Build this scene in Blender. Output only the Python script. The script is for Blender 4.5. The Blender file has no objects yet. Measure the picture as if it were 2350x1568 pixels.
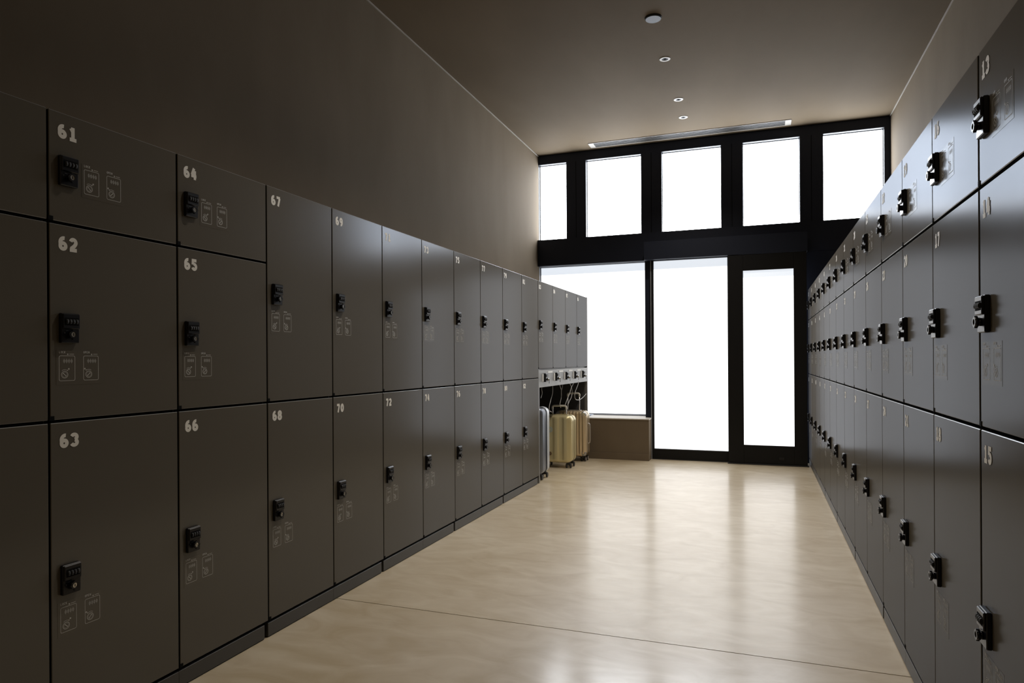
import bpy, math, random
from mathutils import Matrix, Vector
random.seed(4)
SC = bpy.context.scene
COL = SC.collection
PI = math.pi

# ------------------------------------------------------------------ materials
def new_mat(name):
    m = bpy.data.materials.new(name); m.use_nodes = True
    return m, m.node_tree, m.node_tree.nodes['Principled BSDF']

def mat(name, col, rough=.5, metal=0., spec=.5, coat=0., coat_rough=.1):
    m, nt, b = new_mat(name)
    b.inputs['Base Color'].default_value = (*col, 1)
    b.inputs['Roughness'].default_value = rough
    b.inputs['Metallic'].default_value = metal
    b.inputs['Specular IOR Level'].default_value = spec
    b.inputs['Coat Weight'].default_value = coat
    b.inputs['Coat Roughness'].default_value = coat_rough
    return m

def noise_mat(name, c1, c2, scale=(1, 1, 1), nscale=4., detail=6., rough=.6, rough2=None, bump=0., bscale=60., spec=.5, metal=0.):
    m, nt, b = new_mat(name)
    N, L = nt.nodes, nt.links
    tc = N.new('ShaderNodeTexCoord'); mp = N.new('ShaderNodeMapping')
    mp.inputs['Scale'].default_value = scale
    L.new(tc.outputs['Object'], mp.inputs['Vector'])
    n = N.new('ShaderNodeTexNoise'); n.inputs['Scale'].default_value = nscale; n.inputs['Detail'].default_value = detail
    L.new(mp.outputs['Vector'], n.inputs['Vector'])
    r = N.new('ShaderNodeValToRGB')
    r.color_ramp.elements[0].position = .32; r.color_ramp.elements[0].color = (*c1, 1)
    r.color_ramp.elements[1].position = .68; r.color_ramp.elements[1].color = (*c2, 1)
    L.new(n.outputs['Fac'], r.inputs['Fac']); L.new(r.outputs['Color'], b.inputs['Base Color'])
    b.inputs['Roughness'].default_value = rough
    b.inputs['Specular IOR Level'].default_value = spec
    b.inputs['Metallic'].default_value = metal
    if rough2 is not None:
        mr = N.new('ShaderNodeMapRange'); mr.inputs['From Min'].default_value = .3; mr.inputs['From Max'].default_value = .7
        mr.inputs['To Min'].default_value = rough; mr.inputs['To Max'].default_value = rough2
        L.new(n.outputs['Fac'], mr.inputs['Value']); L.new(mr.outputs['Result'], b.inputs['Roughness'])
    if bump:
        n2 = N.new('ShaderNodeTexNoise'); n2.inputs['Scale'].default_value = bscale; n2.inputs['Detail'].default_value = 4
        L.new(mp.outputs['Vector'], n2.inputs['Vector'])
        bp = N.new('ShaderNodeBump'); bp.inputs['Strength'].default_value = bump; bp.inputs['Distance'].default_value = .004
        L.new(n2.outputs['Fac'], bp.inputs['Height']); L.new(bp.outputs['Normal'], b.inputs['Normal'])
    return m

def floor_mat():
    m, nt, b = new_mat('polished_mortar')
    N, L = nt.nodes, nt.links
    tc = N.new('ShaderNodeTexCoord')
    def noise(sc, s, d, dist=0.):
        mp = N.new('ShaderNodeMapping'); mp.inputs['Scale'].default_value = sc
        L.new(tc.outputs['Object'], mp.inputs['Vector'])
        n = N.new('ShaderNodeTexNoise'); n.inputs['Scale'].default_value = s; n.inputs['Detail'].default_value = d
        n.inputs['Distortion'].default_value = dist
        L.new(mp.outputs['Vector'], n.inputs['Vector']); return n
    big = noise((1, 1, 1), .9, 5, .6)
    mid = noise((1.2, 2.2, 1), 3.2, 8, 1.1)
    fine = noise((1, 3, 1), 14, 6)
    r = N.new('ShaderNodeValToRGB')
    r.color_ramp.elements[0].position = .36; r.color_ramp.elements[0].color = (*FLOOR1, 1)
    r.color_ramp.elements[1].position = .66; r.color_ramp.elements[1].color = (*FLOOR2, 1)
    add = N.new('ShaderNodeMath'); add.operation = 'MULTIPLY_ADD'
    add.inputs[1].default_value = .55
    L.new(mid.outputs['Fac'], add.inputs[0])
    sc = N.new('ShaderNodeMath'); sc.operation = 'MULTIPLY'; sc.inputs[1].default_value = .45
    L.new(big.outputs['Fac'], sc.inputs[0]); L.new(sc.outputs[0], add.inputs[2])
    L.new(add.outputs[0], r.inputs['Fac']); L.new(r.outputs['Color'], b.inputs['Base Color'])
    mr = N.new('ShaderNodeMapRange')
    mr.inputs['From Min'].default_value = .3; mr.inputs['From Max'].default_value = .7
    mr.inputs['To Min'].default_value = FLOOR_R[0]; mr.inputs['To Max'].default_value = FLOOR_R[1]
    L.new(fine.outputs['Fac'], mr.inputs['Value']); L.new(mr.outputs['Result'], b.inputs['Roughness'])
    bp = N.new('ShaderNodeBump'); bp.inputs['Strength'].default_value = .02; bp.inputs['Distance'].default_value = .004
    L.new(mid.outputs['Fac'], bp.inputs['Height']); L.new(bp.outputs['Normal'], b.inputs['Normal'])
    b.inputs['Specular IOR Level'].default_value = FLOOR_SPEC
    b.inputs['Coat Weight'].default_value = .5; b.inputs['Coat Roughness'].default_value = .165
    return m

def paint(name, col, gloss, rough, gcol=(1, 1, 1), rough_var=0.):
    # matt powder paint: diffuse with a constant weak sheen
    m = bpy.data.materials.new(name); m.use_nodes = True; nt = m.node_tree; N, L = nt.nodes, nt.links
    N.remove(N['Principled BSDF'])
    d = N.new('ShaderNodeBsdfDiffuse'); d.inputs['Color'].default_value = (*col, 1)
    g = N.new('ShaderNodeBsdfGlossy'); g.inputs['Roughness'].default_value = rough; g.inputs['Color'].default_value = (*gcol, 1)
    x = N.new('ShaderNodeMixShader'); x.inputs['Fac'].default_value = gloss
    lw = N.new('ShaderNodeLayerWeight'); pw = N.new('ShaderNodeMath'); pw.operation = 'POWER'; pw.inputs[1].default_value = 5.
    ma = N.new('ShaderNodeMath'); ma.operation = 'MULTIPLY_ADD'; ma.inputs[1].default_value = .11; ma.inputs[2].default_value = gloss
    L.new(lw.outputs['Facing'], pw.inputs[0]); L.new(pw.outputs[0], ma.inputs[0]); L.new(ma.outputs[0], x.inputs['Fac'])
    L.new(d.outputs[0], x.inputs[1]); L.new(g.outputs[0], x.inputs[2]); L.new(x.outputs[0], N['Material Output'].inputs['Surface'])
    if rough_var:
        n = N.new('ShaderNodeTexNoise'); n.inputs['Scale'].default_value = 3.; mr = N.new('ShaderNodeMapRange')
        mr.inputs['To Min'].default_value = rough - rough_var; mr.inputs['To Max'].default_value = rough + rough_var
        tc = N.new('ShaderNodeTexCoord'); L.new(tc.outputs['Object'], n.inputs['Vector'])
        L.new(n.outputs['Fac'], mr.inputs['Value']); L.new(mr.outputs['Result'], g.inputs['Roughness'])
    return m

def glow(name, col, s):
    m, nt, b = new_mat(name)
    b.inputs['Base Color'].default_value = (.6, .62, .65, 1)
    b.inputs['Roughness'].default_value = .4
    b.inputs['Emission Color'].default_value = (*col, 1)
    b.inputs['Emission Strength'].default_value = s
    return m

FLOOR1 = (.49, .39, .245); FLOOR2 = (.68, .59, .445)
FLOOR_R = (.36, .46); FLOOR_SPEC = .6
FILL = 14.; SPOT = 88.; LIGHT = 1.75; LIGHT_UP = 12.5
LOCKER = (.113, .101, .082)

M = {}
M['floor'] = floor_mat()
M['wall'] = noise_mat('plaster_wall', (.156, .122, .084), (.180, .142, .100), (1, 1, .45), 2.2, 6, .8, spec=.08, bump=.12, bscale=40)
M['ceiling'] = noise_mat('plaster_ceiling', (.130, .098, .063), (.153, .117, .077), (1, .5, 1), 1.6, 6, .8, spec=.08, bump=.1, bscale=40)
M['trim'] = mat('pale_trim', (.36, .33, .29), .5)
M['joint'] = mat('floor_joint', (.10, .08, .06), .8)
M['locker'] = paint('grey_locker_paint', LOCKER, .052, .19, (.84, .90, 1.0), rough_var=.03)
M['locker_body'] = mat('grey_cabinet_steel', (.07, .065, .058), .4)
M['edge_glint'] = mat('door_edge_band', (.27, .27, .265), .3)  # pale rim colour standing in for window light on door edges
M['gap'] = mat('black_gap', (.004, .004, .004), .9, spec=.1)  # black parts, and the painted shade between doors
M['plinth'] = mat('plinth_grey', (.055, .052, .048), .45)
M['black'] = mat('black_plastic', (.004, .004, .006), .30, spec=.4)
M['black_matt'] = mat('black_rubber', (.007, .007, .008), .7)
M['digit_grey'] = mat('grey_dial_digit', (.10, .103, .11), .6)
M['steel'] = mat('brushed_steel', (.70, .68, .64), .3, metal=1.)
M['marking'] = mat('pale_number_paint', (.80, .78, .72), .6)
M['line'] = mat('printed_line', (.50, .49, .46), .6)
M['film'] = paint('clear_label_film', tuple(c * 1.02 for c in LOCKER), .054, .165, (.88, .93, 1.0))
M['frame'] = mat('black_window_frame', (.009, .0125, .025), .5, spec=.3)
M['frame2'] = mat('black_door_frame', (.006, .006, .0065), .5, spec=.25)
M['bead_up'] = mat('upper_glazing_bead', (.014, .015, .018), .5)
M['bead'] = mat('glazing_bead', (.30, .32, .35), .35)
M['glass'] = glow('frosted_daylit_glass', (.975, .985, 1.0), LIGHT)
M['glass_up'] = glow('sky_lit_glass', (.86, .92, 1.0), LIGHT_UP)
M['strip_lo'] = glow('tinted_glass_strip', (.86, .92, 1.0), .86)
M['strip_hi'] = glow('clear_glass_strip', (.97, .985, 1.0), LIGHT_UP * 1.15)
M['white_metal'] = mat('white_enamel', (.55, .52, .47), .45)
M['grille_dark'] = mat('dark_grille_slot', (.012, .012, .012), .6)
M['grille_frame'] = mat('beige_grille_frame', (.26, .235, .205), .5)
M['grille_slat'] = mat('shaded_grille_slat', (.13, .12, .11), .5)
M['disc'] = mat('blue_grey_cover', (.085, .095, .12), .5)
M['rail'] = mat('grey_rack_rail', (.17, .168, .16), .38)
M['white_label'] = mat('white_label', (.72, .72, .70), .5)
M['cable'] = mat('pale_security_cable', (.42, .41, .39), .4)
M['bay'] = mat('dark_bay_lining', (.05, .05, .052), .6)
M['gold'] = mat('champagne_shell', (.66, .57, .32), .3, metal=.35)
M['gold2'] = mat('warm_champagne_shell', (.70, .56, .37), .26, metal=.5)
M['pale_grip'] = mat('pale_grip', (.60, .58, .52), .4)
M['alu'] = mat('aluminium_tube', (.62, .60, .58), .28, metal=.9)
M['silver'] = mat('blue_silver_shell', (.19, .21, .25), .28, metal=.5)
M['navy'] = mat('navy_band', (.008, .012, .03), .35)
M['silver_lit'] = mat('lit_silver_shell', (.62, .66, .70), .3, metal=.2)  # window light put into the colour of the silver case's back shell
M['wheel'] = mat('dark_wheel', (.02, .018, .016), .45)
M['wheel_lilac'] = mat('pale_wheel_hub', (.50, .46, .46), .4)
M['sticker'] = mat('faded_sticker', (.42, .46, .40), .5)
M['sticker2'] = mat('brown_sticker', (.16, .10, .05), .5)
M['threshold'] = mat('dark_threshold', (.02, .018, .017), .5)

# ------------------------------------------------------------------ mesh builder
class MB:
    def __init__(s): s.v, s.f, s.m, s.sm, s.mats = [], [], [], [], []
    def mi(s, k):
        if k not in s.mats: s.mats.append(k)
        return s.mats.index(k)
    def face(s, pts, k, smooth=False):
        b = len(s.v); s.v += [tuple(p) for p in pts]; s.f.append(tuple(range(b, b + len(pts)))); s.m.append(s.mi(k)); s.sm.append(smooth)
    def box(s, x0, x1, y0, y1, z0, z1, k, bev=0.):
        i = s.mi(k); b = len(s.v)
        if bev <= 0:
            s.v += [(x, y, z) for z in (z0, z1) for y in (y0, y1) for x in (x0, x1)]
            for q in ((0, 2, 3, 1), (4, 5, 7, 6), (0, 1, 5, 4), (2, 6, 7, 3), (0, 4, 6, 2), (1, 3, 7, 5)):
                s.f.append(tuple(b + j for j in q)); s.m.append(i); s.sm.append(False)
            return
        # bevelled box: convex hull of 24 points built by hand
        e = bev; P = {}
        def pt(ix, iy, iz, ax):
            x = (x0, x1)[ix]; y = (y0, y1)[iy]; z = (z0, z1)[iz]
            dx = (e, -e)[ix]; dy = (e, -e)[iy]; dz = (e, -e)[iz]
            if ax != 0: x += dx
            if ax != 1: y += dy
            if ax != 2: z += dz
            key = (ix, iy, iz, ax)
            if key not in P: P[key] = len(s.v); s.v.append((x, y, z))
            return P[key]
        def add(q): s.f.append(tuple(q)); s.m.append(i); s.sm.append(False)
        for iz in (0, 1):
            q = [pt(0, 0, iz, 2), pt(1, 0, iz, 2), pt(1, 1, iz, 2), pt(0, 1, iz, 2)]; add(q if iz else q[::-1])
        for iy in (0, 1):
            q = [pt(0, iy, 0, 1), pt(1, iy, 0, 1), pt(1, iy, 1, 1), pt(0, iy, 1, 1)]; add(q if not iy else q[::-1])
        for ix in (0, 1):
            q = [pt(ix, 0, 0, 0), pt(ix, 1, 0, 0), pt(ix, 1, 1, 0), pt(ix, 0, 1, 0)]; add(q if ix else q[::-1])
        for a in (0, 1):
            for c in (0, 1):
                add([pt(0, a, c, 1), pt(1, a, c, 1), pt(1, a, c, 2), pt(0, a, c, 2)])
                add([pt(a, 0, c, 0), pt(a, 1, c, 0), pt(a, 1, c, 2), pt(a, 0, c, 2)])
                add([pt(a, c, 0, 0), pt(a, c, 1, 0), pt(a, c, 1, 1), pt(a, c, 0, 1)])
                for d in (0, 1):
                    if a == 0: pass
        for a in (0, 1):
            for c in (0, 1):
                for d in (0, 1):
                    add([pt(a, c, d, 0), pt(a, c, d, 1), pt(a, c, d, 2)])
    def cyl(s, c, axis, r, h, k, n=24, r2=None, k2=None, smooth=True, r_in=0.):
        # axis 0/1/2, from c along +axis by h (h may be negative)
        r2 = r if r2 is None else r2
        def P(a, rr, t):
            u, w = rr * math.cos(a), rr * math.sin(a); p = [0, 0, 0]
            p[axis] = t; p[(axis + 1) % 3] = u; p[(axis + 2) % 3] = w
            return (c[0] + p[0], c[1] + p[1], c[2] + p[2])
        A = [2 * PI * j / n for j in range(n)]
        b = len(s.v); s.v += [P(a, r, 0) for a in A] + [P(a, r2, h) for a in A]
        i = s.mi(k); i2 = s.mi(k2 or k)
        for j in range(n):
            q = (b + j, b + (j + 1) % n, b + n + (j + 1) % n, b + n + j)
            s.f.append(q); s.m.append(i); s.sm.append(smooth)
        if r_in:
            b2 = len(s.v); s.v += [P(a, r_in, h) for a in A] + [P(a, r_in, 0) for a in A]
            for j in range(n):
                j2 = (j + 1) % n
                s.f.append((b + n + j, b + n + j2, b2 + j2, b2 + j)); s.m.append(i2); s.sm.append(False)
                s.f.append((b2 + j, b2 + j2, b2 + n + j2, b2 + n + j)); s.m.append(i); s.sm.append(smooth)
                s.f.append((b + j2, b + j, b2 + n + j, b2 + n + j2)); s.m.append(i); s.sm.append(False)
        else:
            s.f.append(tuple(b + n + j for j in range(n))); s.m.append(i2); s.sm.append(False)
            s.f.append(tuple(b + n - 1 - j for j in range(n))); s.m.append(i); s.sm.append(False)
    def tube(s, pts, r, k, n=8):
        pts = [Vector(p) for p in pts]; i = s.mi(k); rings = []
        up = Vector((0, 0, 1)); prev = None
        for j, p in enumerate(pts):
            t = (pts[min(j + 1, len(pts) - 1)] - pts[max(j - 1, 0)]).normalized()
            if prev is None:
                a = t.cross(up)
                if a.length < .1: a = t.cross(Vector((1, 0, 0)))
                a.normalize()
            else:
                a = (prev - t * prev.dot(t)).normalized()
            prev = a; bb = t.cross(a)
            b0 = len(s.v)
            s.v += [tuple(p + (a * math.cos(2 * PI * q / n) + bb * math.sin(2 * PI * q / n)) * r) for q in range(n)]
            rings.append(b0)
        for a, b in zip(rings, rings[1:]):
            for q in range(n):
                s.f.append((a + q, a + (q + 1) % n, b + (q + 1) % n, b + q)); s.m.append(i); s.sm.append(True)
        s.f.append(tuple(rings[0] + n - 1 - q for q in range(n))); s.m.append(i); s.sm.append(False)
        s.f.append(tuple(rings[-1] + q for q in range(n))); s.m.append(i); s.sm.append(False)
    def ribbon(s, pts, w, k, y, closed=False):
        # flat stroke in the xz plane at depth y (front towards -y)
        n = len(pts); L, R = [], []
        for j in range(n):
            if closed: a, b = pts[j - 1], pts[(j + 1) % n]
            else: a, b = pts[max(j - 1, 0)], pts[min(j + 1, n - 1)]
            p = pts[j]
            def d(u, v):
                l = math.hypot(v[0] - u[0], v[1] - u[1]) or 1.; return ((v[0] - u[0]) / l, (v[1] - u[1]) / l)
            d1 = d(a, p) if (closed or j > 0) else d(p, b)
            d2 = d(p, b) if (closed or j < n - 1) else d(a, p)
            nx, nz = -(d1[1] + d2[1]), (d1[0] + d2[0]); l = math.hypot(nx, nz) or 1.
            nx, nz = nx / l, nz / l
            c = max(.5, abs(nx * -d1[1] + nz * d1[0])); h = w / 2 / c
            L.append((p[0] + nx * h, y, p[1] + nz * h)); R.append((p[0] - nx * h, y, p[1] - nz * h))
        m = n if closed else n - 1
        for j in range(m):
            q = (j + 1) % n
            s.face([R[j], R[q], L[q], L[j]], k)
    def build(s, name, parent=None, loc=None):
        me = bpy.data.meshes.new(name); me.from_pydata(s.v, [], s.f)
        for k in s.mats: me.materials.append(M[k])
        me.polygons.foreach_set('material_index', s.m); me.polygons.foreach_set('use_smooth', s.sm)
        me.update()
        return inst(name, me, parent, loc)

def inst(name, me, parent=None, loc=None):
    o = bpy.data.objects.new(name, me); COL.objects.link(o)
    if parent: o.parent = parent
    if loc: o.location = loc
    return o

def empty(name, loc, rz=0., label=None, cat=None, group=None, kind=None):
    o = bpy.data.objects.new(name, None); COL.objects.link(o); o.location = loc; o.rotation_euler.z = rz
    o.empty_display_size = .1
    tag(o, label, cat, group, kind); return o

def tag(o, label=None, cat=None, group=None, kind=None):
    if label: o['label'] = label
    if cat: o['category'] = cat
    if group: o['group'] = group
    if kind: o['kind'] = kind
    return o

# ------------------------------------------------------------------ digits and letters as strokes
def arc(cx, cz, rx, rz, a0, a1, n=14):
    return [(cx + rx * math.cos(math.radians(a0 + (a1 - a0) * j / n)), cz + rz * math.sin(math.radians(a0 + (a1 - a0) * j / n))) for j in range(n + 1)]
T = .27                                        # stroke weight, in glyph heights
def six(): return [arc(.35, .32, .215, .205, 0, 360, 20), arc(.43, .56, .30, .32, 80, 195, 12) + [(.135, .36)]]
GLYPH = {
    '0': [arc(.35, .5, .215, .375, 0, 360, 24)],
    '1': [[(.16, .72), (.36, .84)], [(.37, 1.0), (.37, .1)], [(.1, .11), (.66, .11)]],
    '2': [arc(.35, .66, .215, .22, 165, -20, 12) + [(.44, .42), (.16, .2)], [(.05, .115), (.64, .115)]],
    '3': [arc(.33, .695, .22, .18, 160, -80, 12), arc(.33, .305, .235, .19, 80, -160, 12)],
    '4': [[(.40, 1.0), (.13, .40)], [(.04, .32), (.68, .32)], [(.48, .8), (.48, 0.)]],
    '5': [[(.62, .885), (.19, .885), (.17, .52)], arc(.34, .34, .22, .225, 120, -160, 14)],
    '6': six(),
    '7': [[(.04, .885), (.62, .885)], [(.55, .86), (.28, 0.)]],
    '8': [arc(.35, .70, .20, .175, 0, 360, 20), arc(.35, .30, .225, .19, 0, 360, 20)],
    '9': [[(.7 - x, 1 - z) for x, z in st] for st in six()],
    'L': [[(.1, 1), (.1, .05)], [(.05, .06), (.55, .06)]],
    'O': [arc(.33, .5, .27, .45, 0, 360, 12)],
    'C': [arc(.35, .5, .28, .45, 50, 310, 12)],
    'K': [[(.1, 1), (.1, 0)], [(.6, 1), (.14, .5), (.6, 0)]],
    'P': [[(.1, 0), (.1, .95), (.45, .95), (.55, .72), (.45, .48), (.1, .48)]],
    'E': [[(.55, .95), (.1, .95), (.1, .05), (.55, .05)], [(.1, .5), (.5, .5)]],
    'N': [[(.1, 0), (.1, 1)], [(.1, .95), (.55, .05)], [(.55, 0), (.55, 1)]],
}
def text(mb, s, x, z, h, k, y, w=T, adv=.765):
    d = 0
    for ch in s:
        for st in GLYPH[ch]:
            closed = len(st) > 4 and math.hypot(st[0][0] - st[-1][0], st[0][1] - st[-1][1]) < 1e-3
            pts = [(x + px * h * .91, z + pz * h) for px, pz in (st[:-1] if closed else st)]
            mb.ribbon(pts, w * h, k, y - d * .00012, closed); d += 1
        x += adv * h
    return x

# ------------------------------------------------------------------ shared locker parts (local frame: x right, y into the cabinet, z up)
W, TOP, UP, MID, BOT = .45, 1.8543, 1.5304, .9598, .065
DEP = .64
GAPX, GAPZ, TH = .0045, .006, .018
_cache = {}
BV = .0016
def door_mesh(w, h, gx=GAPX):
    key = ('door', w, h, gx)
    if key not in _cache:
        mb = MB(); x0, x1, z0, z1 = gx, w - GAPX * .4, GAPZ, h - GAPZ * .5
        mb.box(x0, x1, 0, TH, z0, z1, 'locker', BV)
        for q in range(len(mb.f)):          # gap shade painted black on the sides, window glint as a pale front rim
            P = [mb.v[j] for j in mb.f[q]]; rg = [max(p[c] for p in P) - min(p[c] for p in P) for c in range(3)]
            if len(P) != 4: continue
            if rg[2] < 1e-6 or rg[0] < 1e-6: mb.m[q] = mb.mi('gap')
            elif abs(rg[2] - BV) < 1e-5 and abs(rg[1] - BV) < 1e-5 and min(p[1] for p in P) < 1e-6: mb.m[q] = mb.mi('edge_glint')
        me = mb.build('door_tmp'); _cache[key] = me.data; bpy.data.objects.remove(me)
    return _cache[key]
def shared(key, fn):
    if key not in _cache:
        mb = MB(); fn(mb); o = mb.build('tmp'); _cache[key] = o.data; bpy.data.objects.remove(o)
    return _cache[key]
def lock_mb(mb):
    # origin: centre of the lock on the door face; body .055 x .086
    mb.box(-.0275, .0275, -.012, .0, -.043, .043, 'black', .002)
    mb.box(-.0262, .0262, -.0175, -.011, -.002, .0415, 'black', .0022)
    mb.box(-.0205, .0205, -.0180, -.0170, .008, .030, 'gap')             # dial window
    for j in range(4):
        cx = -.0144 + j * .0096
        mb.cyl((cx - .0034, -.0150, .019), 0, .0075, .0068, 'black_matt', 14)
        for q in range(3): mb.box(cx - .0012, cx + .0012, -.0228, -.0224, .0182 - .0048 + q * .0048, .0198 - .0048 + q * .0048, 'digit_grey')
    mb.box(-.014, -.006, -.0128, -.0120, -.0085, -.0075, 'digit_grey')
    mb.box(-.018, -.0168, -.0128, -.0120, -.016, -.012, 'digit_grey')
def turn_mb(mb):
    # thumb turn round the key cylinder, origin at its centre on the door face
    mb.cyl((0, -.012, 0), 1, .0095, -.006, 'black', 20)
    mb.cyl((0, -.018, 0), 1, .0118, -.008, 'black', 20, r_in=.0074)
    for a in range(4):
        c, s_ = math.cos(a * PI / 2), math.sin(a * PI / 2)
        mb.box(.0118 * c - .0022, .0118 * c + .0022, -.0255, -.0185, .0118 * s_ - .0022, .0118 * s_ + .0022, 'black')
def key_mb(mb):
    mb.cyl((0, -.018, 0), 1, .0073, -.0060, 'steel', 20)
    mb.box(-.0009, .0009, -.0246, -.0239, -.004, .004, 'gap')
def diagram_mb(mb, side=False):
    # two outlined diagrams under (or beside) the lock; origin: centre of the lock
    ox, oz = (.0535, -.012) if side else (-.0265, -.114)
    if True:
        mb.box(ox - .008, ox + .130, -.0004, 0, oz - .050, oz + .050, 'film')
    for q in range(2):
        x0 = ox + q * .0745; x1 = x0 + .0475; z1 = oz + .034 - (0 if not side else .0); z0 = z1 - .072; r = .004
        out = arc(x1 - r, z1 - r, r, r, 0, 90, 3) + arc(x0 + r, z1 - r, r, r, 90, 180, 3) + arc(x0 + r, z0 + r, r, r, 180, 270, 3) + arc(x1 - r, z0 + r, r, r, 270, 360, 3)
        y = -.0008
        mb.ribbon(out, .0013, 'line', y, True)
        text(mb, ('LOCK', 'OPEN')[q], x0, z1 + .0075, .0062, 'line', y, .2, .8)
        mb.cyl((x0 + .026, y, z1 + .0045), 1, .0022, -.0001, 'line', 8)
        mb.ribbon([(x0 + .031, z1 + .005), (x0 + .045, z1 + .005)], .0014, 'line', y)
        for d in range(4):
            cx = x0 + .015 + d * .0075
            mb.ribbon([(cx - .0022, z1 - .012), (cx + .0022, z1 - .012), (cx + .0022, z1 - .018), (cx - .0022, z1 - .018)], .0009, 'line', y, True)
            mb.ribbon([(cx, z1 - .008), (cx, z1 - .022)], .0008, 'line', y - .0001)
        cx, cz = x0 + .0165, z0 + .0175
        mb.ribbon(arc(cx, cz, .0098, .0098, 0, 360, 18)[:-1], .0016, 'line', y, True)
        mb.ribbon(arc(cx, cz, .0068, .0068, 0, 360, 18)[:-1], .0007, 'line', y, True)
        sgn = 1 if q == 0 else -1
        mb.ribbon([(cx - .005, cz + .005 * sgn), (cx + .005, cz - .005 * sgn)], .0022, 'line', y - .0001)
        mb.ribbon(arc(cx, cz + .002, .0125, .0125, 130, 50, 6), .0012, 'line', y)
        mb.cyl((cx + sgn * .0125, y, cz + .0165), 1, .0026, -.0001, 'line', 8)
        mb.cyl((cx + sgn * .0085, y, cz + .0125), 1, .0018, -.0001, 'line', 8)
def number_mesh(num):
    def fn(mb): text(mb, num, 0, -.0405, .0405, 'marking', -.0006)
    return shared(('num', num), fn)
def buffer_mb(mb): mb.box(0, .014, -.0015, .010, 0, .0125, 'gap')
def make_door(parent, x, z0, z1, num=None, w=W, gx=GAPX, dz=0.):
    h = z1 - z0
    d = inst('door', door_mesh(w, round(h, 4), gx), parent, (x, 0, z0))
    cz = h / 2 + dz; cx = .0565
    lk = inst('combination_lock', shared('lock', lock_mb), d, (cx, 0, cz))
    inst('thumb_turn', shared('turn', turn_mb), d, (cx, 0, cz - .0185))
    inst('key_cylinder', shared('key', key_mb), d, (cx, 0, cz - .0185))
    side = h < .45
    inst('instruction_label', shared(('diag', side), lambda mb: diagram_mb(mb, side)), d, (cx, 0, cz))
    inst('corner_buffer', shared('buffer', buffer_mb), d, (GAPX - .0035, 0, GAPZ - .001))
    if num: inst('number_marking', number_mesh(num), d, (.031, 0, h - .036))
    return d
def carcass_mesh():
    def fn(mb):
        t = .002; y0 = TH + .004
        mb.box(.0005, .0015, y0, DEP, .058, TOP, 'locker_body')                # sides
        mb.box(W - .0015, W - .0005, y0, DEP, .058, TOP, 'locker_body')
        mb.box(.0015, W - .0015, y0, DEP, TOP - .002, TOP, 'locker_body')
        mb.box(.0015, W - .0015, y0, DEP, .058, .062, 'locker_body')
        mb.box(.0015, W - .0015, DEP - .003, DEP, .062, TOP - .002, 'locker_body')
        mb.box(.0015, W - .0015, y0 + .0005, y0 + .002, .062, TOP - .003, 'gap')    # black sheet painting the shade inside the gaps
    return shared('carcass', fn)
def plinth_mesh(a, b):
    def fn(mb): mb.box(a, b, .002, .02, .004, .0585, 'plinth', .001); mb.box(a + .002, b, .006, DEP - .04, .0, .012, 'black_matt')
    return shared(('plinth', a, b), fn)
def foot_mb(mb):
    mb.cyl((0, 0, 0), 2, .020, .010, 'black_matt', 16); mb.cyl((0, 0, .01), 2, .011, .05, 'black_matt', 12)
def column(loc, rz, nums, three, pair, label, group, last=False, gx=GAPX):
    t = empty('locker', loc, rz, label, 'locker', group, 'thing')
    inst('carcass', carcass_mesh(), t)
    a, b = (-.0175, W) if pair == 0 else (0.0, W - .0205)
    if pair == 0: a = 0.0; 
    if last: b = .415
    inst('plinth', plinth_mesh(a, b), t)
    if last:
        inst('levelling_foot', shared('foot', foot_mb), t, (W - .0215, .03, 0))
    zs = [(UP, TOP), (MID, UP), (BOT, MID)] if three else [(MID, TOP), (BOT, MID)]
    dzs = (-.009, -.016, -.009) if three else (0., 0.)
    for (z0, z1), n, dz in zip(zs, nums, dzs): make_door(t, 0, z0, z1, n, gx=gx, dz=dz)
    return t

XL, XR = -1.886, .4951
ordn = ['first', 'second', 'third', 'fourth', 'fifth', 'sixth', 'seventh', 'eighth', 'ninth', 'tenth', 'eleventh', 'twelfth', 'thirteenth', 'fourteenth']
GL, GR = 'lockers along the left wall', 'lockers along the right wall'
Y0 = 1.3336
column((XL, Y0 - W, 0), PI / 2, ['58', '59', '60'], True, 1, 'dark grey locker column cut by the left picture edge, locks out of view', GL)
column((XL, Y0, 0), PI / 2, ['61', '62', '63'], True, 0, 'dark grey locker column with three doors numbered 61, 62 and 63', GL)
column((XL, Y0 + W, 0), PI / 2, ['64', '65', '66'], True, 1, 'dark grey locker column with three doors numbered 64, 65 and 66', GL)
n = 67
for k in range(2, 10):
    a, b = str(n), str(n + 1); n += 2
    column((XL, Y0 + W * k, 0), PI / 2, [a, b], False, k % 2, 'dark grey two-door locker numbered %s above %s on the left wall' % (a, b) +
           (', beside the rack' if k == 9 else ''), GL, last=(k == 9))
WR, YR0 = .4525, 1.893
WRS = W
for i in range(14):
    a = 13 + 3 * i
    if i == 0: lab = 'grey locker column with doors 13, 14 and 15, nearest on the right wall'
    elif i == 13: lab = 'grey locker column at the far end of the right wall, beside the door'
    else: lab = 'grey locker column numbered %d to %d, %s from the camera on the right wall' % (a, a + 2, ordn[i])
    t = column((XR, YR0 + WR * i, 0), -PI / 2, [str(a), str(a + 1), str(a + 2)], True, (i + 1) % 2, lab, GR, gx=.0095 if i == 0 else GAPX)
    t.scale = (WR / W, 1, 1)

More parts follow.
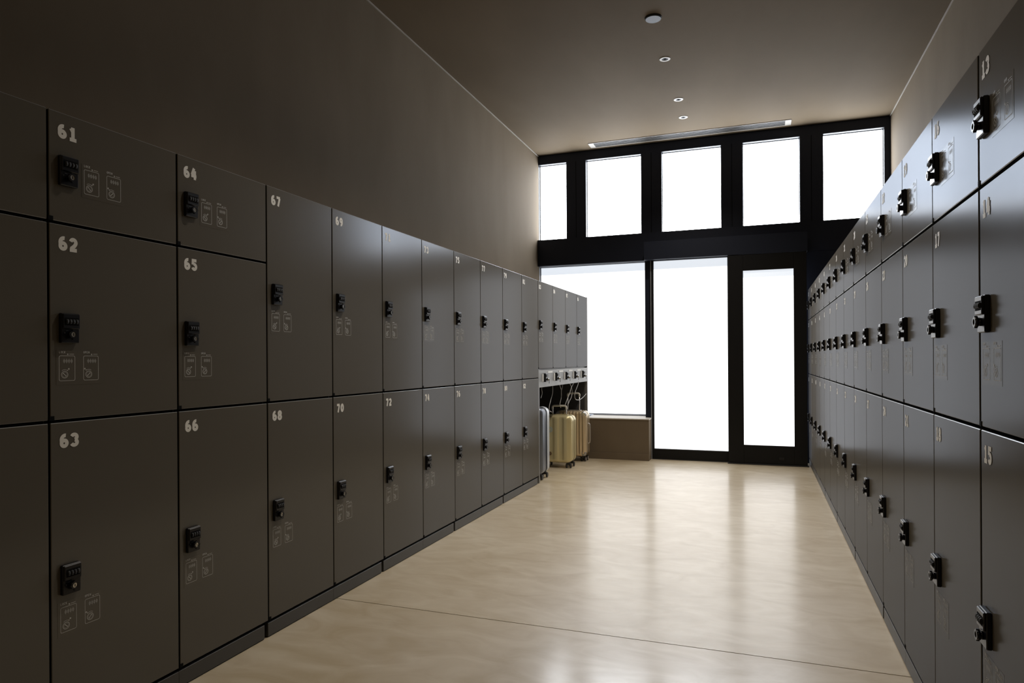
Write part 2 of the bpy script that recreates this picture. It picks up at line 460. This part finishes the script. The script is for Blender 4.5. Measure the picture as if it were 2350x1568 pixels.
# ------------------------------------------------------------------ suitcase rack unit at the end of the left row
YE = Y0 + 10 * W
LE = 7.716 - YE
rack = empty('suitcase_rack', (XL, YE, 0), PI / 2, 'grey rack with four narrow lockers above an open suitcase bay by the window', 'rack')
RZ0, RZ1 = .872, 1.033
mb = MB()
mb.box(.001, LE - .001, TH + .003, DEP, 1.035, 1.043, 'locker_body')
mb.box(.001, LE - .001, TH + .003, DEP, TOP - .004, TOP, 'locker_body')
mb.box(.02, LE - .02, TH + .004, TH + .006, 1.043, TOP - .004, 'gap')  # black sheet for the shade behind the door gaps
mb.build('upper_case', rack)
mb = MB(); mb.box(.003, .028, .0, DEP, .0, 1.036, 'rail', .001); mb.box(.003, .010, TH + .004, DEP, 1.036, TOP, 'locker_body'); mb.build('side_panel', rack)
mb = MB(); mb.box(LE - .03, LE, .0, DEP, .0, TOP, 'rail', .001); mb.build('side_panel', rack)
mb = MB(); mb.box(.0285, LE - .0305, DEP - .012, DEP, .0, 1.034, 'bay'); mb.box(.0285, .0295, .03, DEP - .013, .0, 1.03, 'bay'); mb.box(LE - .032, LE - .0305, .03, DEP - .013, .0, .868, 'bay'); mb.build('back_lining', rack)
dw = (LE - .032) / 4
for j in range(4):
    make_door(rack, .001 + j * dw, 1.041, TOP, str(83 + j), w=round(dw, 4))
mb = MB(); mb.box(.0285, LE - .0305, .0, .05, RZ0, RZ1, 'rail', .001); mb.box(.0285, LE - .0305, .05, .18, RZ1 - .02, RZ1, 'rail')
rail = mb.build('lock_rail', rack)
ky = [.19, .566, .935, 1.29, 1.636]
for j, y in enumerate(ky):
    mb = MB()
    mb.box(y - .075, y - .040, -.004, .0, .925, .995, 'white_label')
    mb.box(y - .030, y + .045, -.022, .0, .920, 1.000, 'black', .003)
    mb.box(y - .020, y + .030, -.026, -.02, .965, .990, 'digit_grey')
    mb.cyl((y + .018, -.022, .943), 1, .012, -.016, 'steel', 16)
    mb.box(y + .010, y + .026, -.042, -.038, .905, .95, 'black')
    mb.build('cable_lock', rack)
    if j < 4:
        mb = MB(); mb.box(y + .105, y + .255, -.002, .0, 1.003, 1.018, 'white_label'); mb.build('name_strip', rack)
def bez(p, n=8):
    out = []
    P = [Vector(q) for q in p]
    for i in range(len(P) - 1):
        a = P[max(i - 1, 0)]; b = P[i]; c = P[i + 1]; d = P[min(i + 2, len(P) - 1)]
        for j in range(n):
            t = j / n
            out.append(.5 * ((2 * b) + (-a + c) * t + (2 * a - 5 * b + 4 * c - d) * t * t + (-a + 3 * b - 3 * c + d) * t ** 3))
    out.append(P[-1]); return out
cables = [                                   # hanging cable paths traced from image pixels, baked into the rack's own frame
    [(0.275, 0.044, 0.882), (0.234, 0.044, 0.855), (0.246, 0.044, 0.809), (0.205, 0.044, 0.766)],
    [(0.626, 0.054, 0.882), (0.624, 0.054, 0.795), (0.562, 0.054, 0.729), (0.501, 0.054, 0.651), (0.53, 0.054, 0.619), (0.589, 0.054, 0.606)],
    [(0.895, 0.064, 0.882), (0.959, 0.064, 0.824), (0.975, 0.064, 0.801), (0.973, 0.064, 0.732), (0.922, 0.064, 0.662), (0.954, 0.064, 0.624)],
    [(1.009, 0.059, 0.882), (1.0, 0.059, 0.841), (0.966, 0.059, 0.806), (0.957, 0.059, 0.761)],
    [(1.215, 0.044, 0.882), (1.304, 0.044, 0.829), (1.339, 0.044, 0.77), (1.301, 0.044, 0.715), (1.21, 0.044, 0.672), (1.156, 0.044, 0.638)],
    [(1.322, 0.014, 0.882), (1.193, 0.014, 0.824), (1.12, 0.014, 0.762), (1.014, 0.014, 0.703), (0.945, 0.014, 0.653)],
    [(1.454, -0.001, 0.882), (1.414, -0.001, 0.844), (1.299, -0.001, 0.772), (1.28, -0.001, 0.716), (1.353, -0.001, 0.684), (1.507, -0.001, 0.679), (1.667, -0.001, 0.7), (1.792, -0.001, 0.729)]]
for pth in cables:
    mb = MB(); mb.tube(bez(pth), .0034, 'cable', 6); mb.build('security_cable', rack)

# ------------------------------------------------------------------ suitcases (local frame: x width, front face towards -y, z up)
def rrect(w, h, r, n=96):
    r = max(min(r, w / 2 - 1e-4, h / 2 - 1e-4), 1e-4); segs = []
    cs = [(w / 2 - r, h / 2 - r, 0), (-w / 2 + r, h / 2 - r, 90), (-w / 2 + r, -h / 2 + r, 180), (w / 2 - r, -h / 2 + r, 270)]
    pts = []
    for c, (cx, cz, a) in enumerate(cs):
        for j in range(7): 
            t = math.radians(a + 90 * j / 6); pts.append((cx + r * math.cos(t), cz + r * math.sin(t)))
        nx = cs[(c + 1) % 4]; t = math.radians(a + 90)
        e0 = pts[-1]; e1 = (nx[0] + r * math.cos(t), nx[1] + r * math.sin(t))
        m = n // 4 - 6
        for j in range(1, m): pts.append((e0[0] + (e1[0] - e0[0]) * j / m, e0[1] + (e1[1] - e0[1]) * j / m))
    return pts
def shell(mb, w, h, d, cz, k, sgn=-1, r_edge=.035, rc=.055, ribs=0, amp=.004, y0=0.):
    # half shell bulging along sgn*y from the seam plane y0
    rings = []; N = 124
    ins = [0, 0] + [r_edge * (1 - math.cos(a * PI / 2 / 7)) for a in range(1, 8)]
    dep = [0, d - r_edge] + [d - r_edge + r_edge * math.sin(a * PI / 2 / 7) for a in range(1, 8)]
    lim = min(w, h) / 2 - .002; q = r_edge
    while q < lim: q += .0065; ins.append(min(q, lim)); dep.append(d)
    i = mb.mi(k)
    for s_, dd in zip(ins, dep):
        pts = rrect(w - 2 * s_, h - 2 * s_, rc - s_ * .6, N); b = len(mb.v)
        for (x, z) in pts:
            f = min(1., s_ / r_edge)
            if s_ == 0: f = .8 if dd > 0 else 0
            rib = amp * (math.cos(2 * PI * x / (w * .92) * ribs) * 1.6 if ribs else 0.)
            rib = max(-amp, min(amp, rib)) * f if ribs else 0.
            mb.v.append((x, y0 + sgn * (dd + (rib if s_ > 0 else 0)), cz + z + (0 if s_ > 0 or not ribs or abs(x) > w * .46 else (rib * (1 if z > 0 else -1) * .7))))
        rings.append((b, len(pts)))
    for (a, n1), (b, n2) in zip(rings, rings[1:]):
        for j in range(n1):
            f = (a + j, a + (j + 1) % n1, b + (j + 1) % n1, b + j)
            mb.f.append(f if sgn > 0 else f[::-1]); mb.m.append(i); mb.sm.append(True)
    b, n1 = rings[-1]; f = tuple(b + j for j in range(n1)); mb.f.append(f if sgn > 0 else f[::-1]); mb.m.append(i); mb.sm.append(True)
def band(mb, w, h, d, cz, k, rc=.055, n=124):
    o = rrect(w, h, rc, n); b = len(mb.v); i = mb.mi(k)
    for y in (-d / 2, d / 2): mb.v += [(x, y, cz + z) for x, z in o]
    m = len(o)
    for j in range(m): mb.f.append((b + j, b + (j + 1) % m, b + m + (j + 1) % m, b + m + j)); mb.m.append(i); mb.sm.append(True)
    mb.f.append(tuple(b + j for j in range(m))); mb.m.append(i); mb.sm.append(False)
    mb.f.append(tuple(b + 2 * m - 1 - j for j in range(m))); mb.m.append(i); mb.sm.append(False)
def suitcase(loc, rz, label, w, h, d, z0, kf, kb, kband, ribs, amp, tele, kt, hub='wheel', side=True, rc=.055, wheel_r=.024, bd=.022):
    t = empty('suitcase', loc, rz, label, 'suitcase', 'suitcases parked in the rack bay')
    cz = z0 + h / 2
    mb = MB(); shell(mb, w, h, d / 2 - bd / 2, cz, kf, -1, ribs=ribs, amp=amp, y0=-bd / 2, rc=rc); mb.build('front_shell', t)
    mb = MB(); shell(mb, w, h, d / 2 - bd / 2, cz, kb, 1, ribs=ribs, amp=amp, y0=bd / 2, rc=rc); mb.build('back_shell', t)
    mb = MB(); band(mb, w - .006, h - .006, bd + .002, cz, kband, rc=rc); mb.build('zip_band', t)
    for sx in (-1, 1):
        for sy in (-1, 1):
            x = sx * (w / 2 - .045); y = sy * (d / 2 - .045)
            mb = MB()
            mb.cyl((x, y, z0 + .008), 2, .016, -.014, 'wheel', 14)
            mb.box(x - .018, x + .018, y - .016, y + .016, wheel_r * 1.3, z0 + .004, 'wheel', .003)
            for q in (-1, 1):
                mb.cyl((x + q * .017, y + .008, wheel_r), 0, wheel_r, q * .011, 'wheel', 20)
                mb.cyl((x + q * .028, y + .008, wheel_r), 0, wheel_r * .62, q * .002, hub, 16)
            mb.build('wheel', t)
    hw, top, yb = tele
    mb = MB(); r = .012 
    zb = z0 + h - .006
    for s_ in (-1, 1): mb.tube([(s_ * hw, yb, zb - .03), (s_ * hw, yb, top - .02)], .0065, kt, 10)
    mb.tube(bez([(-hw, yb, top - .035), (-hw, yb, top - .012), (-hw + .012, yb, top), (-hw * .4, yb, top + .002), (hw * .4, yb, top + .002), (hw - .012, yb, top), (hw, yb, top - .012), (hw, yb, top - .035)], 6), .0105, 'pale_grip' if kt != 'wheel' else 'wheel', 10)
    mb.box(-hw - .02, hw + .02, yb - .016, yb + .016, zb - .002, zb + .010, kband, .003)
    mb.build('telescopic_handle', t)
    if side:
        mb = MB(); x = w / 2 - .003
        mb.tube(bez([(x - .004, .0, cz - .11), (x + .020, .0, cz - .095), (x + .024, .0, cz), (x + .020, .0, cz + .095), (x - .004, .0, cz + .11)], 6), .007, kband, 8)
        mb.build('side_handle', t)
    return t

s1 = suitcase((-2.105, 6.08, 0), 0, 'silver blue hard suitcase half hidden behind the rack side panel', .43, .625, .25, .052, 'silver', 'silver_lit', 'navy', 5, .003, (.09, .655, .07), 'wheel', side=False, bd=.05)
s2 = suitcase((-1.985, 6.825, 0), 0, 'yellow champagne ribbed suitcase with raised pale handle, in the middle of the bay', .335, .49, .215, .056, 'gold', 'gold', 'gold', 3, .004, (.075, .637, .03), 'alu', side=False)
for x0, z, r, k in ((-.062, .400, .030, 'sticker'), (-.064, .150, .020, 'sticker2')):
    mb = MB(); mb.cyl((x0, -.1125, z), 1, r, -.0012, k, 24)
    if k == 'sticker': mb.cyl((x0, -.1137, z), 1, r * .45, -.0006, 'gold', 3)
    mb.build('sticker', s2)
s3 = suitcase((-1.965, 7.31, 0), 0, 'warm champagne grooved suitcase with tall extended handle, beside the low wall', .36, .50, .185, .056, 'gold2', 'gold2', 'alu', 9, .0045, (.068, .745, .05), 'alu', hub='wheel_lilac', wheel_r=.027)
for sx in (-1, 1):
    for zz in (.520, .092):
        mb = MB(); mb.cyl((sx * .143, -.070, zz), 1, .036, -.020, 'alu', 24, r2=.022); mb.build('corner_guard', s3)

# ------------------------------------------------------------------ the room
YB = -2.6                      # wall behind the camera
X0, X1, ZC = -2.54, 1.297, 3.64
YH = 7.90                      # face of the black window wall
def struct(name, mb, kind='structure'):
    o = mb.build(name); o['kind'] = kind; return o
mb = MB()
JY = 2.712
mb.box(X0 - .1, X1 + .1, JY + .0025, 8.25, -.12, 0, 'floor'); mb.box(X0 - .1, X1 + .1, YB - .1, JY - .0025, -.12, 0, 'floor')
mb.box(X0 - .1, X1 + .1, JY - .0025, JY + .0025, -.12, -.002, 'joint')
struct('floor', mb)
mb = MB(); mb.box(X0 - .1, X1 + .1, YB - .1, 8.25, ZC, ZC + .12, 'ceiling'); struct('ceiling', mb)
mb = MB(); mb.box(X0 - .12, X0, YB - .1, 8.2, 0, ZC, 'wall'); struct('wall_left', mb)
mb = MB(); mb.box(X1, X1 + .12, YB - .1, 8.2, 0, ZC, 'wall'); struct('wall_right', mb)
mb = MB(); mb.box(X0, X1, YB - .1, YB, 0, ZC, 'wall'); struct('wall_back', mb)
mb = MB(); mb.box(X0, X0 + .008, YB, YH, ZC - .010, ZC - .0005, 'trim'); struct('trim_1', mb)
mb = MB(); mb.box(X1 - .008, X1, YB, YH, ZC - .010, ZC - .0005, 'trim'); struct('trim_2', mb)

# black metal window wall: solid members round the openings
ZT0, ZT1 = 2.592, 3.528        # transom row
GY = 7.975                     # glass plane
TR = [(-2.54, -2.182), (-1.943, -1.279), (-1.045, -.384), (-.158, .430), (.657, 1.240)]
mb = MB(); B = 8.09
mb.box(X0, X1, YH, B, ZT1, ZC, 'frame')
mb.box(X0, X1, YH, B, 2.272, ZT0, 'frame')
xs = [(-2.182, -1.943), (-1.279, -1.045), (-.384, -.158), (.430, .657), (1.240, X1)]
for a, b in xs:
    mb.box(a, b, YH, B, ZT0, ZT1, 'frame')
mb.box(X0, -1.20, YH - .045, YH, 2.272, ZT0, 'frame')          # deeper beam casing
mb.box(-1.20, X1, YH - .044, YH, 2.274, ZT0, 'frame')
mb.box(.47, X1, 7.86, B, 0, 2.272, 'frame')                     # panel right of the door
mb.box(-1.212, -1.10, 7.71, B, 0, 2.272, 'frame')               # post between window and door
mb.box(X0, -1.212, YH, B, 0, .440, 'frame')
struct('wall_far', mb)
for a, b in ((-2.065, -2.059), (-1.165, -1.159), (-.274, -.268), (.540, .546)):
    pass
mb = MB()
for c in (-2.062, -1.162, -.271, .543): mb.box(c - .0025, c + .0025, YH - .0015, YH, ZT0 + .01, ZT1, 'gap')
mb.box(X0, X1, YH - .0015, YH, ZC - .012, ZC - .009, 'gap')
struct('trim_3', mb)

wn = [0]
def window(x0, x1, z0, z1, gy, depth, strip=None, sz=.0, kind='window', bead=.008, reveal=True, kf='bead', gm='glass'):
    wn[0] += 1
    t = empty('%s_%d' % (kind, wn[0]), ((x0 + x1) / 2, gy, z0), 0, kind='structure')
    w = (x1 - x0) / 2; h = z1 - z0
    mb = MB()
    for a, b, c, d in ((-w, -w + bead, 0, h), (w - bead, w, 0, h), (-w + bead, w - bead, 0, bead), (-w + bead, w - bead, h - bead, h)):
        mb.box(a, b, -.012, .02, c, d, 'black')
    e = .0025; kf = 'bead_up' if gm == 'glass_up' else 'bead'
    for a, b, c, d in ((-w, -w + e, 0, h), (w - e, w, 0, h), (-w + e, w - e, 0, e), (-w + e, w - e, h - e, h)):
        mb.box(a, b, -depth, -.022, c, d, kf)
    mb.build('window_frame', t)
    g0, g1 = bead, h - bead
    mb = MB()
    if strip == 'top': mb.box(-w + bead, w - bead, 0, .012, g0, g1 - sz, gm)
    elif strip == 'bottom': mb.box(-w + bead, w - bead, 0, .012, g0 + sz, g1, gm)
    else: mb.box(-w + bead, w - bead, 0, .012, g0, g1, gm)
    mb.build('frosted_pane', t)
    if strip:
        mb = MB()
        if strip == 'top': mb.box(-w + bead, w - bead, 0, .012, g1 - sz, g1, 'strip_lo')
        else: mb.box(-w + bead, w - bead, 0, .012, g0, g0 + sz, 'strip_hi')
        mb.build('clear_strip', t)
    return t
for a, b in TR: window(a, b, ZT0, ZT1, GY, GY - YH - .004, 'bottom', .105, gm='glass_up')
window(-2.54, -1.212, .470, 2.272, GY, .06, 'top', .092)
# low wall with sill under the left window
mb = MB(); mb.box(-1.862, -1.145, 7.50, YH - .002, 0, .452, 'wall'); struct('wall_low', mb)
mb = MB(); mb.box(-1.862, -1.140, 7.494, 7.89, .452, .464, 'white_metal', .001); mb.box(-1.862, -1.212, 7.89, 7.96, .440, .470, 'frame'); struct('trim_4', mb)
mb = MB(); mb.box(-1.860, -1.144, 7.492, 7.50, 0, .075, 'wall', .001); struct('baseboard_far', mb)
# fixed glazed panel beside the sliding door
pf = empty('window_7', (-.72, 7.70, 0), 0, kind='structure'); wn[0] += 1
mb = MB()
x0, x1 = -1.118, -.29
for a, b, c, d in ((-1.134, -1.110, 0, 2.26), (-.315, -.20, 0, 2.26), (-1.11, -.315, 0, .118), (-1.11, -.315, 2.232, 2.30)):
    mb.box(a + .72, b + .72, -.04, .06, c, d, 'frame2')
mb.box(-1.142 + .72, -1.134 + .72, -.045, .05, .0, 2.24, 'bead')
mb.build('window_frame', pf)
mb = MB(); mb.box(-1.110 + .72, -.315 + .72, 0, .01, .118, 2.232 - .092, 'glass'); mb.build('frosted_pane', pf)
mb = MB(); mb.box(-1.110 + .72, -.315 + .72, 0, .01, 2.232 - .092, 2.232, 'strip_lo'); mb.build('clear_strip', pf)
# sliding door leaf and its rail box
dr = empty('door_1', (.08, 7.60, 0), 0, kind='structure')
mb = MB(); ox = -.08
for a, b, c, d in ((-.307, -.153, .012, 2.235), (.345, .470, .012, 2.235), (-.153, .345, .012, .207), (-.153, .345, 2.064, 2.235)):
    mb.box(a + ox, b + ox, -.02, .02, c, d, 'frame2', .0015)
mb.build('door_leaf', dr)
mb = MB(); mb.box(-.153 + ox, .345 + ox, -.004, .006, .207, 1.99, 'glass'); mb.build('frosted_pane', dr)
mb = MB(); mb.box(-.153 + ox, .345 + ox, -.004, .006, 1.99, 2.064, 'strip_lo'); mb.build('clear_strip', dr)
mb = MB(); mb.box(.195 + ox, .245 + ox, -.024, -.02, .055, .085, 'black', .002); mb.build('floor_bolt', dr)
mb = MB()
mb.box(-1.20, .480, 7.575, 7.86, 2.238, 2.44, 'frame')
struct('trim_5', mb)
mb = MB(); mb.box(-.32, .482, 7.565, 7.64, .0, .010, 'threshold', .001); mb.box(-1.13, -.32, 7.655, 7.77, .0, .006, 'threshold', .001); struct('trim_6', mb)

# ------------------------------------------------------------------ ceiling fittings
def downlight(x, y, lab):
    t = empty('downlight', (x, y, ZC), 0, lab, 'ceiling light', 'recessed downlights in a row on the ceiling')
    mb = MB(); mb.cyl((0, 0, 0), 2, .046, -.004, 'white_metal', 32, r2=.043, r_in=.027); mb.build('trim_ring', t)
    mb = MB(); mb.cyl((0, 0, -.0005), 2, .0272, -.0012, 'grille_dark', 24); mb.cyl((0, 0, -.0017), 2, .012, -.002, 'gap', 16); mb.build('reflector', t)
downlight(-.723, 5.729, 'round downlight with white ring nearest the camera, beyond the grey disc')
downlight(-.715, 6.668, 'middle one of the three round white-ringed downlights')
downlight(-.722, 7.178, 'round white-ringed downlight closest to the air grille')
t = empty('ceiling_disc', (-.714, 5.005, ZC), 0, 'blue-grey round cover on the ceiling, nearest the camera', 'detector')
mb = MB(); mb.cyl((0, 0, 0), 2, .062, -.008, 'black_matt', 36, r2=.060); mb.build('shadow_base_ring', t)  # ring blackened to paint the shadow round the cover
mb = MB(); mb.cyl((0, 0, -.008), 2, .058, -.006, 'disc', 36, r2=.055); mb.build('cover', t)
t = empty('air_grille', (-.757, 7.735, ZC), 0, 'long narrow white linear air grille on the ceiling above the windows', 'air vent')
mb = MB(); L_, D_ = 1.095, .088
mb.box(-L_, L_, -D_, -D_ + .014, -.006, 0, 'grille_frame', .001); mb.box(-L_, L_, D_ - .022, D_, -.006, 0, 'grille_frame', .001)
mb.box(-L_, -L_ + .06, -D_ + .014, D_ - .022, -.006, 0, 'trim'); mb.box(L_ - .06, L_, -D_ + .014, D_ - .022, -.006, 0, 'trim')
mb.build('frame', t)
mb = MB(); mb.box(-L_ + .06, L_ - .06, -D_ + .014, D_ - .022, -.001, 0, 'grille_dark'); mb.build('backing', t)
for j in range(3):
    y = -D_ + .042 + j * .037
    mb = MB(); mb.box(-L_ + .06, L_ - .06, y - .004, y + .005, -.005, -.002, 'grille_slat'); mb.build('slat', t)

# added warm fill behind the camera, standing in for unseen room lights
for x_, y_ in ((-.72, -1.6),):
    ld = bpy.data.lights.new('room_fill', 'AREA'); ld.shape = 'DISK'; ld.size = .8; ld.energy = FILL; ld.color = (1, .76, .46)
    lo = bpy.data.objects.new('room_fill', ld); COL.objects.link(lo); lo.location = (x_, y_, ZC - .05)
# spots added to brighten the floor; the nearer ones have no fixture
for x_, y_ in ((-.715, 6.668), (-.723, 5.729), (-.72, 4.25), (-.72, 2.8)):
    ld = bpy.data.lights.new('floor_fill_spot', 'SPOT'); ld.energy = SPOT; ld.color = (1, .91, .80); ld.shadow_soft_size = .02
    ld.spot_size = math.radians(120); ld.spot_blend = 1.0
    lo = bpy.data.objects.new('floor_fill_spot', ld); COL.objects.link(lo); lo.location = (x_, y_, ZC - .03)
# ------------------------------------------------------------------ world, camera, view
w = bpy.data.worlds.new('World'); SC.world = w; w.use_nodes = True
w.node_tree.nodes['Background'].inputs['Color'].default_value = (.8, .87, 1, 1)
w.node_tree.nodes['Background'].inputs['Strength'].default_value = .6

cam = bpy.data.cameras.new('camera'); co = bpy.data.objects.new('camera', cam); COL.objects.link(co)
cam.sensor_fit = 'HORIZONTAL'; cam.sensor_width = 36; cam.lens = 1543. / 2350 * 36
cam.shift_y = (825.77 - 784) / 2350
cam.clip_start = .05
co.matrix_world = Matrix.Translation((0, 0, 1.13)) @ Matrix.Rotation(.35176, 4, 'Z') @ Matrix.Rotation(PI / 2, 4, 'X') @ Matrix.Rotation(-.00614, 4, 'Z')
SC.camera = co
vs = SC.view_settings
SC.display_settings.display_device = 'sRGB'
vs.view_transform = 'Standard'; vs.look = 'None'; vs.gamma = 1; vs.use_curve_mapping = False; vs.exposure = 0.0
try:
    SC.cycles.use_denoising = True
    SC.cycles.max_bounces = 7; SC.cycles.diffuse_bounces = 5; SC.cycles.glossy_bounces = 3
    SC.cycles.use_adaptive_sampling = True; SC.cycles.adaptive_threshold = .02
    SC.cycles.sample_clamp_indirect = 6
except Exception: pass
